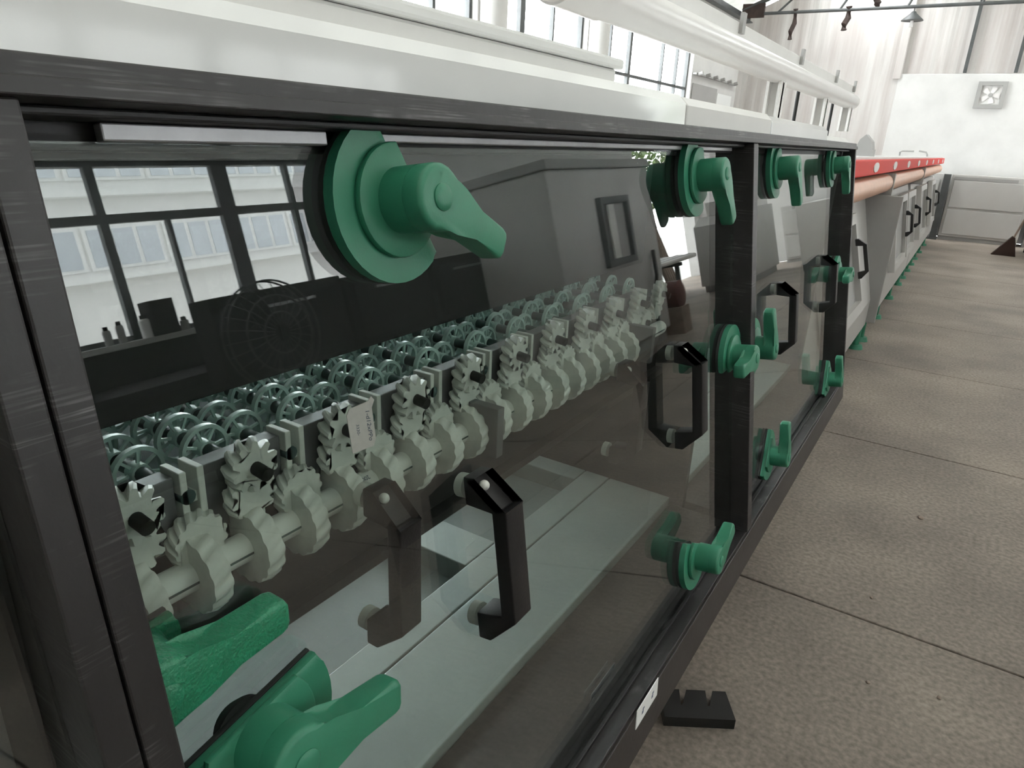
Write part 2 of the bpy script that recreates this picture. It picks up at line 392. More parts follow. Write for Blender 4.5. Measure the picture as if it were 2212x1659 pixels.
# ================================================================== OUTSIDE
struct(BX('ground', MYARD, None, XR + .3, 60, -30, 60, -.3, -.12))
b = thing('neighbouring_building', 'pale rendered building across the yard with long bands of white framed windows', 'building', (14, 0, 0))
BX('facade', MFAC, b, 0, 6, -12, 34, -.2, 9.5)
for zi, (za, zb) in enumerate(((2.55, 3.3), (4.35, 5.5), (6.6, 7.8))):
    for yi in range(-6, 18):
        y0 = yi * 1.7 + .2
        BX('window', MFACF, b, -.06, .02, y0, y0 + 1.62, za - .06, zb + .06)
        w_ = b.children[-1]
        for k in range(3):
            wpx = .42
            BX('pane', MFACW, w_, -.075, -.055, y0 + .08 + k * .52, y0 + .08 + k * .52 + wpx, za, zb)
BX('ledge', MFACF, b, -.28, 0, -12, 34, 2.25, 2.36); BX('ledge', MFACF, b, -.2, 0, -12, 34, 3.95, 4.08)
BX('door', MFACW, b, -.05, .02, 5.6, 6.3, -.1, 2.0)
tr = thing('tree', 'leafy tree outside the open doorway', 'tree', (6.2, 17.2, -.15))
CY('trunk', MBARK, tr, (0, 0, 0), (.1, 0, 2.4), .12, .07, 12)
bm = bmesh.new()
for k in range(900):
    a, bb, rr = random.uniform(0, 2 * PI), random.uniform(-1, 1), random.uniform(.5, 1.0)
    c = Vector((math.cos(a) * math.sqrt(1 - bb * bb) * rr * 1.0, math.sin(a) * math.sqrt(1 - bb * bb) * rr * 1.0, 2.9 + bb * rr * 1.2))
    u = Vector((random.gauss(0, 1), random.gauss(0, 1), random.gauss(0, 1))).normalized() * .1; v = u.cross(Vector((random.random(), random.random(), random.random()))).normalized() * .05
    bm.faces.new([bm.verts.new(c + q) for q in (-u, v, u, -v)])
fo = finish('foliage', bm, MLEAF, tr); fo['kind'] = 'stuff'

# ================================================================== NEAR MACHINE
mc = thing('processing_machine', 'long wet processing machine with black sloping window frame and white hood', 'machine')
SE, SL = 2.735, -0.9
FB('top_rail', MB, mc, -.05, 0, SL, SE, .064, .078)
FB('top_rail_lip', MB, mc, -.05, .004, SL, SE, .0585, .0675, .001)
FB('top_track', MBD, mc, -.0365, -.018, SL, SE, .0535, .0585)
FB('top_track', MBD, mc, -.056, -.0435, SL, SE, .04, .0585)
BXs = FB('zinc_strip', MZINC, mc, -.0368, -.0290, .205, .362, .0435, .0530, .001); BXs['label'] = 'pale metal strip lying under the top rail'
FB('zinc_strip', MZINC, mc, -.0368, -.0300, .40, 1.36, .0465, .0530, .001)
FB('bottom_rail', MBR, mc, -.085, 0, SL, SE, -.834, -.763)
FB('bottom_ledge', MB, mc, -.085, -.004, SL, SE, -.763, -.757, .001)
FB('bottom_guide', MBD, mc, -.034, -.028, SL, SE, -.757, -.752, .0008)
FB('post', MB, mc, -.085, 0, .138, .157, -.757, .0585)
FB('post', MB, mc, -.085, -.0005, .118, .1365, -.757, .0585)
FB('post', MB, mc, -.085, 0, 1.400, 1.433, -.757, .0585)
FB('post', MB, mc, -.085, 0, 2.715, SE, -.757, .0585)
FB('post', MB, mc, -.085, 0, SL, SL + .03, -.757, .0585)
# white hood and lid box over the top
def hood(y0, y1, top, m=MHOOD, name='hood'):
    bm = bmesh.new()
    prism(bm, [(-.39, 1.335), (-.392, top - .012), (-.404, top), (-1.0, top), (-1.0, 1.335)], y0, y1, 'y', .004)
    return finish(name, bm, m, mc)
hood(-.9, 1.085, 1.388); hood(1.089, 1.62, 1.386, MWHITE2); hood(1.624, 2.3, 1.383); hood(2.304, 2.73, 1.36, MWHITE2)
bm = bmesh.new(); box(bm, -.85, -.5, -.9, 1.055, 1.388, 1.4215, .004); finish('lid_box', bm, MWHITE2, mc)
bm = bmesh.new(); box(bm, -.86, -.492, -.9, 1.066, 1.4215, 1.436, .004); finish('lid', bm, MWHITE, mc)
# body under and behind the windows
BX('rear_rail', MB, mc, -1.03, -.99, SL, SE, .50, .60, .003); BX('rear_top_rail', MB, mc, -1.03, -.99, SL, SE, 1.27, 1.335, .003)
for y in (SL, .1, 1.41, SE - .04): BX('rear_post', MB, mc, -1.03, -.99, y, y + .04, .60, 1.27, .003)
BX('rear_pane', MWIN, mc, -1.014, -1.008, SL + .04, SE - .04, .60, 1.27)
BX('chamber_end', MBD, mc, -.985, -.40, 1.405, 1.425, .52, 1.33); BX('chamber_end', MGREY, mc, -.985, -.40, 2.68, 2.70, .52, 1.33)
BX('chamber_end', MBD, mc, -.985, -.385, .100, .117, .50, 1.33)
# trays
def tray(y0, y1, cells):
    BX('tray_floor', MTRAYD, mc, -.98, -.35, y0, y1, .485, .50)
    BX('tray_strip', MTRAY, mc, -.583, -.430, y0, y1, .50, .545, .002)
    BX('front_gutter', MBR, mc, -.428, -.30, y0, y1, .50, .53, .002)
    BX('tray_strip', MTRAY, mc, -.648, -.586, y0, y1, .50, .545, .002)
    BX('tray_strip', MTRAY, mc, -.98, -.93, y0, y1, .50, .545, .002)
    ends = [y0] + [c for ab in cells for c in ab] + [y1]
    for a, b in zip(ends[::2], ends[1::2]): BX('tray_crosspiece', MTRAY, mc, -.928, -.650, a, b, .50, .545, .002)
tray(.14, 1.40, [(.2, .90), (1.0, 1.34)])
tray(1.43, 2.70, [(1.5, 2.0), (2.1, 2.6)])
BX('outer_skirt', MWHITE2, mc, -1.0, -.42, SL, SE, .16, .48, .004)
for y in (-.5, .7, 1.9):
    for xf in (-.5, -.92): CY('machine_foot', MRUB, mc, (xf, y, 0), (xf, y, .17), .035, .03, 16)
# splash panel and conveyor side
BX('splash_panel', MBD, mc, -.497, -.489, .14, 1.22, 1.106, 1.332, .001)
BX('apron', MBD, mc, -.482, -.468, .14, 1.30, .885, .998, .001)
BX('apron_lip', MBD, mc, -.482, -.452, .14, 1.30, .872, .885, .001)
PITCH = .0503
for k in range(-1, 19, 2):                                              # side plates between the white bearing holders
    y0 = .2705 + (k - 1) * PITCH + .012; y1 = .2705 + (k + 1) * PITCH - .012
    BX('side_plate', MGREY, mc, -.484, -.466, max(y0, .14), y1, .998, 1.060, .001)
for k in range(0, 20, 2):
    y = .2705 + k * PITCH
    bm = bmesh.new()
    box(bm, -.486, -.460, y - .0105, y - .0045, 1.000, 1.064, .0008); box(bm, -.486, -.460, y + .0045, y + .0105, 1.000, 1.064, .0008)
    box(bm, -.484, -.464, y - .0045, y + .0045, 1.034, 1.043)
    finish('bearing_holder', bm, MGEAR, mc)
for y in (.625, 1.10):
    BX('shaft_bracket', MGREY, mc, -.468, -.405, y - .007, y + .007, .955, 1.018, .001)

# ------------------------------------------------------------------ window panels
def panel(s0, s1, label):
    o = FB('window_panel', MGLASS, None, NG - .006, NG, s0, s1, -.7575, .0440, 0)
    return tag(o, label, 'window panel')
panel(.1575, 1.3995, 'large clear sloping glass panel of the near bay showing the gears')
panel(1.4335, 2.7145, 'clear sloping glass panel of the far bay beyond the middle post')
panel(SL + .031, .1175, 'dark glass panel at the bottom left edge before the black post')
ip = BX('splash_sheet', MGLASS2, None, -.3985, -.3955, .16, 1.16, .62, 1.31)
tag(ip, 'upright clear inner sheet hanging just in front of the drive shaft', 'sheet')

# ------------------------------------------------------------------ lever latches (local x outwards, y along, z up the slope)
def lever_outline():
    pts = []
    R_ = .0255
    for k in range(15):
        a = math.radians(52 + (308 - 52) * k / 14); pts.append((R_ * math.cos(a), R_ * math.sin(a)))
    low = [(.024, -.0148), (.034, -.0120), (.050, -.0122), (.084, -.0138), (.0895, -.0118), (.092, -.007)]
    return pts + low + [(a, -b) for a, b in low[::-1]]
def rotpts(pts, a): return [(x * math.cos(a) - y * math.sin(a), x * math.sin(a) + y * math.cos(a)) for x, y in pts]
def moon(R_, cut, a0):
    """disc with a straight side whose normal points along a0"""
    h = math.acos(cut / R_); pts = []
    for k in range(25):
        a = a0 + h + (2 * PI - 2 * h) * k / 24; pts.append((R_ * math.cos(a), R_ * math.sin(a)))
    c = Vector((math.cos(a0), math.sin(a0))); p = Vector((-c.y, c.x))
    return pts
def latch(label, loc, rot, ang, cut_ang, green=MGREEN, group=None, ms=1.0):
    t = thing('lever_latch', label, 'latch', loc, rot, group)
    a = math.radians(ang); ca = math.radians(cut_ang)
    bm = bmesh.new(); prism(bm, moon(.0645 * ms, .019 * ms, ca), .001, .006, 'x', .001); finish('gasket', bm, MGREEND, t, True)
    bm = bmesh.new(); prism(bm, moon(.064 * ms, .0195 * ms, ca), .006, .016, 'x', .003); finish('flange', bm, green, t, True)
    bm = bmesh.new(); prism(bm, moon(.044 * ms, .0230 * ms, ca), .016, .0225, 'x', .002); finish('flange_step', bm, green, t, True)
    bm = bmesh.new(); cyl(bm, (.0225, 0, 0), (.046, 0, 0), .0255, seg=36); finish('hub', bm, green, t, True)
    bm = bmesh.new(); prism(bm, rotpts(lever_outline(), a), .042, .064, 'x', .0045, 3); lv = finish('lever', bm, green, t, True)
    bm = bmesh.new(); lathe(bm, [(.062, .0102), (.0650, .0102), (.0662, .0088), (.0667, .0045)], 28); finish('cap', bm, green, lv, True)
    bm = bmesh.new(); lathe(bm, [(-.013, .017), (-.008, .018), (-.006, .022), (.001, .024)], 24); finish('rear_boss', bm, MGREEND, t, True)
    return t
LG = 'green lever latches around the glass panels'
def L(label, s, t, ang, cut): return latch(label, F(s, t, NG), FROT, ang, cut, group=LG)
L('large green lever latch under the top rail, nearest the camera', .416, .002, -29, 28)
L('green lever latch under the top rail just left of the middle post', 1.136, .006, -58, 15)
L('green lever latch on the middle post side at mid height, lever towards the camera', 1.345, -.345, 184, 270)
L('green lever latch at the bottom right corner of the near glass panel', 1.118, -.672, 17, 62)
L('big green lever latch cut off by the bottom edge of the picture', .2175, -.347, -8, 100)
L('green lever latch under the top rail just right of the middle post', 1.680, .010, -63, 15)
L('green lever latch under the top rail at the far corner of the frame', 2.410, .010, -70, 15)
L('green lever latch with upright lever just right of the middle post at mid height', 1.506, -.362, 105, 195)
L('green lever latch at mid height beside the far post', 2.62, -.354, 184, 270)
L('green lever latch with upright lever on the bottom rail right of the middle post', 1.674, -.677, 90, 145)
L('green lever latch on the bottom rail at the far end of the frame', 2.50, -.70, 105, 150)
latch('wet green lever latch behind the glass on the upright inner sheet', (-.395, .162, .997), (0, 0, 0), 2, 95, MGRWET, LG, .62)

# ------------------------------------------------------------------ bridge handles
def handle_profile(L_=.182, so=.048):
    h = L_ / 2
    return [(0, -h), (0, -h + .030), (.031, -h + .034), (.031, h - .034), (0, h - .030), (0, h), (.014, h), (so, h - .030), (so, -h + .030), (.014, -h)]
HD = handle_profile()
def handle(label, loc, rot, group):
    t = thing('pull_handle', label, 'handle', loc, rot, group)
    bm = bmesh.new()
    w = .0155
    prism(bm, HD, -w, w, 'y')
    bm.faces.ensure_lookup_table()
    for f in list(bm.faces):                                              # pockets in the two sloping faces
        c = f.calc_center_median(); n = f.normal
        if .02 < c.x < .04 and abs(n.y) < .1 and abs(c.z) > .06 and c.x > .02:
            bmesh.ops.inset_region(bm, faces=[f], thickness=.0032)
            g = bmesh.ops.extrude_face_region(bm, geom=[f])
            vs = [v for v in g['geom'] if isinstance(v, bmesh.types.BMVert)]
            up = 1 if c.z > 0 else -1
            for v in vs: v.co += Vector((-.013, 0, -.004 * up))
            bmesh.ops.delete(bm, geom=[f], context='FACES')
    es = [e for e in bm.edges if len(e.link_faces) == 2 and e.calc_face_angle(0) > .4 and e.calc_length() > .012]
    bmesh.ops.bevel(bm, geom=es, offset=.0016, segments=2, affect='EDGES', profile=.5)
    finish('grip', bm, MHAND, t, True)
    for sz in (1, -1):
        bm = bmesh.new(); bmesh.ops.create_uvsphere(bm, u_segments=14, v_segments=8, radius=.0055, matrix=Matrix.Translation((.0135, 0, sz * .078)))
        finish('screw', bm, MGEAR, t, True)
        bm = bmesh.new(); cyl(bm, (-.016, 0, sz * .074), (-.0065, 0, sz * .074), .0125, seg=24); finish('washer', bm, MGEAR, t, True)
    return t
HG = 'black pull handles on the glass panels'
hs = [('black plastic pull handle on the near glass panel, right one of the front pair', .499, -.353), ('black pull handle on the near glass panel beside the middle post', 1.075, -.350),
      ('black pull handle on the far glass panel just right of the middle post', 1.79, -.352), ('small looking black pull handle near the far end of the far glass panel', 2.385, -.352)]
for l, s, tt in hs: handle(l, F(s, tt, NG), FROT, HG)
handle('black pull handle left of the front one, set behind the glass on the inner sheet', (-.395, .402, .934), (0, 0, 0), HG).scale = (.93, .93, .93)
handle('dim black pull handle deep behind the near glass panel, far end of the inner sheet', (-.395, .945, .915), (0, 0, 0), HG).scale = (.93, .93, .93)

# ------------------------------------------------------------------ drive shaft with gears
def gear_bm(bm, r_out, r_root, n, width, twist=0.0, axis='y', hole=0.0, rings=3, offset=(0, 0, 0), phase=0.0):
    prof = []
    for k in range(n):
        for f, r in ((-.42, r_root), (-.27, r_root + (r_out - r_root) * .45), (-.19, r_root + (r_out - r_root) * .86), (0, r_out), (.19, r_root + (r_out - r_root) * .86), (.27, r_root + (r_out - r_root) * .45), (.42, r_root)):
            prof.append((2 * PI * (k + f) / n + phase, r))
    O = Vector(offset); layers = []
    for j in range(rings):
        u = j / (rings - 1); w = (u - .5) * width
        edge = .0018 if j in (0, rings - 1) else 0
        ring = []
        for a, r in prof:
            a2 = a + twist * (u - .5); rr = r - edge; c, s_ = rr * math.cos(a2), rr * math.sin(a2)
            ring.append(bm.verts.new(O + (Vector((c, w, s_)) if axis == 'y' else Vector((w, c, s_)))))
        layers.append(ring)
    m_ = len(prof)
    for A, B in zip(layers, layers[1:]):
        for k in range(m_): bm.faces.new((A[k], A[(k + 1) % m_], B[(k + 1) % m_], B[k]))
    bm.faces.new(layers[0][::-1]); bm.faces.new(layers[-1])
    bmesh.ops.triangulate(bm, faces=[f for f in bm.faces if len(f.verts) > 8])
ds = thing('drive_shaft', 'milky plastic drive shaft carrying a row of helical gears behind the glass', 'shaft', (-.45, .15, .981))
CY('tube', MTUBE, ds, (0, -.005, 0), (0, 1.10, 0), .0128, seg=28)
bm = bmesh.new(); box(bm, .0120, .0131, .004, 1.09, -.0012, .0008); o = finish('dark_stripe', bm, MRSHAFT, ds)
g0 = None
for k in range(-1, 18):
    y = .2605 + k * PITCH - .15
    if g0 is None:
        bm = bmesh.new(); gear_bm(bm, .0350, .0330, 14, .0165, .26, 'y'); g0 = finish('gear', bm, MGEAR, ds, True, (0, y, 0))
    else:
        c = g0.copy(); COL.objects.link(c); c.location = (0, y, 0); c.rotation_euler = (0, random.uniform(0, .45), 0)
# the number runs along the tube, upside down, on its upper front
ax = Vector((0, -1, 0)); nrm = Vector((math.cos(1.1), 0, math.sin(1.1))); upv = nrm.cross(ax)
text_mesh('printed_number', '2002', .0068, ds, Matrix(((ax.x, upv.x, nrm.x, nrm.x * .0134), (ax.y, upv.y, nrm.y, .2875), (ax.z, upv.z, nrm.z, nrm.z * .0134), (0, 0, 0, 1))), MINK)

# ------------------------------------------------------------------ conveyor rollers with spoked wheels
def wheel_bm():
    bm = bmesh.new(); n = 22; ro, ri, w = .0228, .0192, .0027
    rr = []
    for k in range(n):
        a = 2 * PI * k / n; c, s_ = math.cos(a), math.sin(a)
        rr.append([bm.verts.new((x, r * c, r * s_)) for x, r in ((-w, ro), (w, ro), (w, ri), (-w, ri))])
    for k in range(n):
        A, B = rr[k], rr[(k + 1) % n]
        for j in range(4): bm.faces.new((A[j], A[(j + 1) % 4], B[(j + 1) % 4], B[j]))
    for k in range(7):
        a = 2 * PI * k / 7
        box(bm, -.0012, .0012, -.0012, .0012, .007, .0202, 0, Matrix.Rotation(a, 4, 'X'))
    cyl(bm, (-.006, 0, 0), (.006, 0, 0), .0085, seg=12)
    return bm
wm = None
rollers = []
for k in range(-1, 20):
    y = .2655 + k * PITCH
    star = (k % 2 != 0)
    ordn = ('first', 'second', 'third', 'fourth', 'fifth', 'sixth', 'seventh', 'eighth', 'ninth', 'tenth', 'eleventh')[(k + 1) // 2]
    lab = (ordn + ' roller with a star gear, counted from the left black post') if star else (ordn + ' roller without star gear, counted from the left black post')
    t = thing('conveyor_roller', lab, 'roller', (-.45, y, 1.050 if star else 1.042), group='star geared rollers of the conveyor' if star else 'plain rollers of the conveyor')
    CY('roller_shaft', MRSHAFT, t, (-.01, 0, 0), (-.53, 0, 0), .0065, seg=12)
    st = 0 if k % 2 else .018
    for j in range(12):
        xx = -.062 - .037 * j - st
        if wm is None:
            wm = finish('wheel', wheel_bm(), MWHEEL, t, True, (xx, 0, 0))
        else:
            c = wm.copy(); COL.objects.link(c); c.parent = t; c.location = (xx, 0, 0); c.rotation_euler = (random.uniform(0, 1), 0, 0)
    if star:
        bm = bmesh.new(); gear_bm(bm, .0245, .0170, 10, .015, .35, 'x', phase=random.uniform(0, .6)); finish('star_gear', bm, MGEAR, t, True, (0.0, 0, .004))
        bm = bmesh.new(); gear_bm(bm, .0245, .0180, 11, .013, .5, 'x', phase=random.uniform(0, .6)); finish('lower_gear', bm, MGEAR, t, True, (-.004, 0, -.024))
        CY('stub', MRUB, t, (.006, 0, .003), (.022, 0, .001), .0058, seg=14)
    else:
        bm = bmesh.new(); gear_bm(bm, .0250, .0225, 14, .015, .4, 'x', phase=random.uniform(0, .6)); finish('lower_gear', bm, MGEAR, t, True, (-.006, 0, -.036))
        CY('stub', MRUB, t, (.0, 0, -.036), (.0075, 0, -.036), .0055, seg=12)
cb = thing('conveyor_bath', 'dark teal bath floor below the conveyor wheels', 'bath', (-.74, .75, .985))
BX('bath_floor', MBATH, cb, -.22, .22, -.60, .56, -.01, 0)
BX('bath_rim', MTRAYD, cb, -.23, -.22, -.60, .56, -.01, .05); BX('bath_rim', MTRAYD, cb, .22, .23, -.60, .56, -.01, .02)

# ------------------------------------------------------------------ paper tag, sticker, rubber pad
pt = thing('paper_tag', 'small pink paper label with handwriting taped inside the near glass', 'label', F(.370, -.1755, NG - .008), FROT)
bm = bmesh.new(); pts = rotpts([(-.0135, -.0165), (.0105, -.0185), (.014, -.013), (.0145, .014), (.0185, .0195), (.0155, .0235), (.0115, .0205), (-.0095, .0205), (-.0135, .016)], .02)
prism(bm, pts, -.0003, .0003, 'x'); finish('paper', bm, MPINK, pt)
for body, yy, sz in (('1-d12xPPo', .0085, .0062), ('3330-', -.0035, .0042)):
    # writing runs downwards across the tag
    text_mesh('handwriting', body, sz, pt, Matrix(((0, 0, 1, .0005), (0, 1, 0, yy - .002), (-1, 0, 0, 0.001), (0, 0, 0, 1))), MINK, .2, .00005)
sk = thing('white_sticker', 'white slanted sticker with two small marks on the bottom rail', 'sticker', F(.826, -.770, .0012), FROT)
bm = bmesh.new(); prism(bm, [(-.046, -.0135), (.038, -.0135), (.046, .0135), (-.038, .0135)], -.0008, .0004, 'x'); finish('sticker_film', bm, MPAPER, sk)
for yc in (-.018, .020):
    bm = bmesh.new()
    prism(bm, [(yc - .005, -.0040), (yc + .0010, -.0040), (yc + .0028, .0005), (yc - .0032, .0005)], .0004, .0007, 'x'); prism(bm, [(yc - .001, .0012), (yc + .0052, .0012), (yc + .0058, .0040), (yc + .0002, .0040)], .0004, .0007, 'x')
    finish('printed_mark', bm, MINK, sk)
pd = thing('rubber_pad', 'black slotted rubber pad on the floor under the bottom rail', 'pad', (-.285, 1.375, 0))
bm = bmesh.new()
prism(bm, [(-.085, -.04), (.085, -.04), (.085, .05), (.052, .05), (.032, .0), (.028, .0), (.034, .05), (-.014, .05), (-.034, .0), (-.038, .0), (-.032, .05), (-.085, .05)], 0, .028, 'z'); finish('pad_block', bm, MRUB, pd)
pd.rotation_euler = (0, 0, .56)
for i, (x, y, r) in enumerate(((.115, 2.83, .011), (.06, 1.75, .006), (.22, 1.80, .006), (.02, 2.16, .005), (.50, 2.2, .007))):
    bm = bmesh.new(); bmesh.ops.create_icosphere(bm, subdivisions=2, radius=r)
    for v in bm.verts: v.co *= 1 + .35 * noise.noise(v.co * 90 + Vector((i, 0, 0))); v.co.z *= .6
    o = finish('pebble', bm, MWOOD, None, True, (x, y, r * .5))
    tag(o, ['largest brown crumb on the concrete floor right of the machine', 'tiny crumb on the floor nearest the rubber pad', 'tiny crumb on the floor right of the rubber pad', 'tiny crumb on the floor just beyond the nearest slab joint', 'small crumb at the right of the floor'][i], 'crumb', 'crumbs on the floor')

# ================================================================== PIPE AND CHANNEL OVER THE MACHINES
pp = thing('duct_pipe', 'long white exhaust pipe running above the machine line', 'pipe', (-.80, 0, 1.625))
CY('pipe_section', MPIPE, pp, (0, -.9, 0), (0, 1.42, 0), .0485, seg=40); CY('coupling', MPIPE, pp, (0, 1.36, 0), (0, 1.56, 0), .0535, seg=40)
CY('pipe_section', MPIPE, pp, (0, 1.56, 0), (0, 3.66, 0), .0485, seg=40); CY('pipe_section', MPIPE, pp, (0, 3.66, 0), (0, 5.3, 0), .0465, seg=40)
bm = bmesh.new(); lathe(bm, [(5.3, .0465), (5.36, .045), (5.40, .037), (5.42, .02)], 40, 'y'); finish('end_cap', bm, MPIPE, pp, True)
for y in (3.28, 4.32, 5.2):
    bm = bmesh.new(); box(bm, -.03, .03, y - .012, y + .012, -.185, -.045); box(bm, .018, .03, y - .045, y + .045, -.185, -.04); box(bm, -.03, -.018, y - .045, y + .045, -.185, -.04)
    finish('riser', bm, MWHITE2, pp)
ch = thing('cable_channel', 'flat white cable channel running above and behind the exhaust pipe', 'channel', (-.95, 0, 1.76))
BX('channel_body', MWHITE2, ch, -.03, .03, -.9, 6.2, -.10, .02, .003)
for y in (3.05, 4.2, 5.3, 6.1): BX('clip', MCABD, ch, .03, .045, y - .02, y + .02, -.02, .055)
for y, x in ((4.0, -.8), (5.02, -.8)):
    o = CY('support_rod', MRUB, None, (x - .06, y, 1.20), (x - .06, y, 1.60), .009, seg=10)
    tag(o, 'thin black rod under the pipe, %s of two' % ('nearer' if y < 4.5 else 'farther'), 'rod', 'black rods under the pipe')

# ================================================================== FAR MACHINES
def cabinet(y0, y1, xtop, xbot, ztop, label):
    t = thing('processing_cabinet', label, 'machine', (0, y0, 0)); Ly = y1 - y0
    bm = bmesh.new(); prism(bm, [(-1.05, .16), (xbot, .16), (xbot, .34), (xtop, ztop), (-1.05, ztop)], 0, Ly, 'y', .006); finish('body', bm, MCAB, t)
    return t
def sloped_door(t, ya, yb, xt, xb, zt, zb, grip=True):
    """framed window door lying on a cabinet's sloping front"""
    p = Vector((xb, 0, zb)); u = Vector((xt - xb, 0, zt - zb)); Ls = u.length; u.normalize(); n = Vector((u.z, 0, -u.x))
    m_ = Matrix(((n.x, 0, u.x, p.x), (0, 1, 0, ya), (n.z, 0, u.z, p.z), (0, 0, 0, 1)))
    w = yb - ya
    bm = bmesh.new()
    box(bm, 0, .05, 0, .06, 0, Ls, 0, m_); box(bm, 0, .05, w - .06, w, 0, Ls, 0, m_); box(bm, 0, .05, .06, w - .06, 0, .06, 0, m_); box(bm, 0, .05, .06, w - .06, Ls - .06, Ls, 0, m_)
    d = finish('door_frame', bm, MCAB, t)
    bm = bmesh.new(); box(bm, .01, .018, .06, w - .06, .06, Ls - .06, 0, m_); finish('door_panel', bm, MCABD, d)
    if grip:
        bm = bmesh.new(); prism(bm, HD, -.0125, .0125, 'y')
        for v in bm.verts: v.co = m_ @ Vector((v.co.x * 1.2 + .05, v.co.y * 1.2 + w - .12, v.co.z * 1.25 + Ls * .55))
        finish('door_handle', bm, MHAND, d)
ca = cabinet(2.80, 5.40, -.60, -.43, 1.02, 'pale grey cabinet with framed door just past the black frame')
sloped_door(ca, .65, 1.75, -.585, -.435, .97, .42)
bm = bmesh.new(); box(bm, -1.0, -.60, 0, 2.6, 1.02, 1.245, .01); finish('top_box', bm, MWHITE2, ca)
sp = BX('end_panel', MCABD, ca, -.62, -.372, 2.58, 2.62, .18, 1.05, .004)
cbn = cabinet(5.46, 8.6, -.58, -.42, 1.02, 'second grey cabinet of the far line, behind the tall grey end panel')
sloped_door(cbn, .9, 1.9, -.53, -.43, .98, .40); sloped_door(cbn, 2.0, 2.9, -.53, -.43, .98, .40)
bm = bmesh.new(); box(bm, -1.0, -.60, 0, 3.1, 1.02, 1.245, .01); finish('top_box', bm, MWHITE, cbn)
cc = cabinet(8.66, 13.2, -.56, -.42, 1.02, 'farthest grey cabinet of the line with black handles near the end wall')
sloped_door(cc, .5, 1.5, -.53, -.43, .98, .40); sloped_door(cc, 2.6, 3.6, -.53, -.43, .98, .40)
bm = bmesh.new(); box(bm, -1.0, -.60, 0, 4.4, 1.02, 1.245, .01); finish('top_box', bm, MWHITE, cc)
# green levelling feet
for t, ylist in ((ca, (.3, 1.0, 2.5)), (cbn, (.1, 1.0, 2.0, 2.9)), (cc, (.2, .8, 1.4, 2.0, 2.8, 3.8))):
    for y in ylist:
        bm = bmesh.new(); cyl(bm, (-.455, y, 0), (-.455, y, .03), .055, .045, 16); cyl(bm, (-.455, y, .03), (-.455, y, .17), .022, seg=12)
        finish('levelling_foot', bm, MGREEN, t, True)
bm = bmesh.new(); box(bm, -.40, -.395, 2.2, 2.5, .35, .37); 
rr = thing('red_rail', 'red rail with pale oval holes along the far machine tops', 'rail', (-.47, 2.85, 1.19))
bm.free()
BX('rail_bar', MRED, rr, -.03, 0, 0, 10.3, .012, .092, .006)
for k in range(9):
    y = .55 + .98 * k * (1.02 ** k)
    bm = bmesh.new(); prism(bm, [(y + .11 * math.cos(2 * PI * j / 20), .052 + .026 * math.sin(2 * PI * j / 20)) for j in range(20)], 0, .004, 'x'); finish('oval_insert', bm, MPIPE, rr)
BX('rail_cover', MWHITE, rr, -.32, -.032, 0, 10.3, .06, .105, .006)
ot = thing('orange_tube', 'thick orange translucent tube below the red rail', 'tube', (-.522, 2.85, 1.125))
bm = bmesh.new(); sweep(bm, [(0, 0, 0), (0, 3, .0), (0, 6, .0), (0, 10.0, .0)], .062, 20); finish('tube_wall', bm, MORANGE, ot, True)
for y in (2.62, 5.8): BX('tube_strap', MCABD, ot, -.07, .066, y, y + .05, -.104, .066)
# things on top of the far machines
hd = thing('small_hood', 'small grey wedge hood on the far machine top', 'hood', (-.62, 5.0, 1.336))
bm = bmesh.new(); prism(bm, [(-.05, 0), (.05, 0), (.04, .045), (0, .085), (-.03, .055)], -.06, .06, 'y'); finish('wedge', bm, MCABD, hd)
BX('base_plate', MCABD, hd, -.055, .055, -.065, .065, -.041, 0)
tb = thing('bent_guard_rail', 'thin grey pipe frame standing on the far machine top', 'frame', (-.72, 11.5, 1.29))
bm = bmesh.new(); sweep(bm, [(-.25, 0, -.045), (-.25, 0, .05), (-.22, 0, .065), (-.08, 0, .068)], .012, 8); finish('pipe_bend', bm, MCABD, tb, True)
bm = bmesh.new(); sweep(bm, [(-.02, 0, .075), (.07, 0, .06), (.09, 0, .03), (.09, 0, -.045)], .012, 8); finish('pipe_bend', bm, MCABD, tb, True)
BX('base_bar', MCABD, tb, -.27, .11, -.02, .02, -.043, -.03)

# storage cabinets along the far wall
def store(x0, x1, y, h, label):
    t = thing('storage_cabinet', label, 'cabinet', ((x0 + x1) / 2, y, 0)); w = (x1 - x0) / 2
    BX('body', MCAB, t, -w, w, -.02, .42, .06, h, .006); BX('plinth', MCABD, t, -w, w, .0, .40, 0, .06)
    for za, zb in ((.10, h * .5 - .03), (h * .5 + .01, h - .09)): BX('drawer_front', MCAB, t, -w + .04, w - .04, -.04, -.021, za, zb, .004)
    BX('top_gap', MCABD, t, -w + .03, w - .2, -.03, -.021, h - .075, h - .03)
    return t
store(-.90, -.44, 13.72, 1.04, 'narrow pale grey cabinet against the far wall, left one')
store(-.32, .78, 13.72, 1.04, 'wide pale grey cabinet against the far wall, in the middle')
store(.86, 2.3, 13.72, 1.04, 'pale grey cabinet against the far wall, right one')
wp = thing('leaning_post', 'dark square steel post between the far wall cabinets', 'post', (-.385, 13.62, 0))
BX('shaft', MSTEEL, wp, -.05, .05, -.05, .05, 0, 1.04, .004); BX('base_plate', MSTEEL, wp, -.16, .06, -.07, .07, 0, .025); BX('hook', MCABD, wp, -.13, -.05, -.02, .02, .56, .60)
fn = thing('wall_fan', 'square grey framed extractor fan high on the far wall', 'fan', (-.095, YF, 2.266))
bm = bmesh.new()
for a in ((-.20, .20, .14, .20), (-.20, .20, -.20, -.14)): box(bm, a[0], a[1], -.06, 0, a[2], a[3])
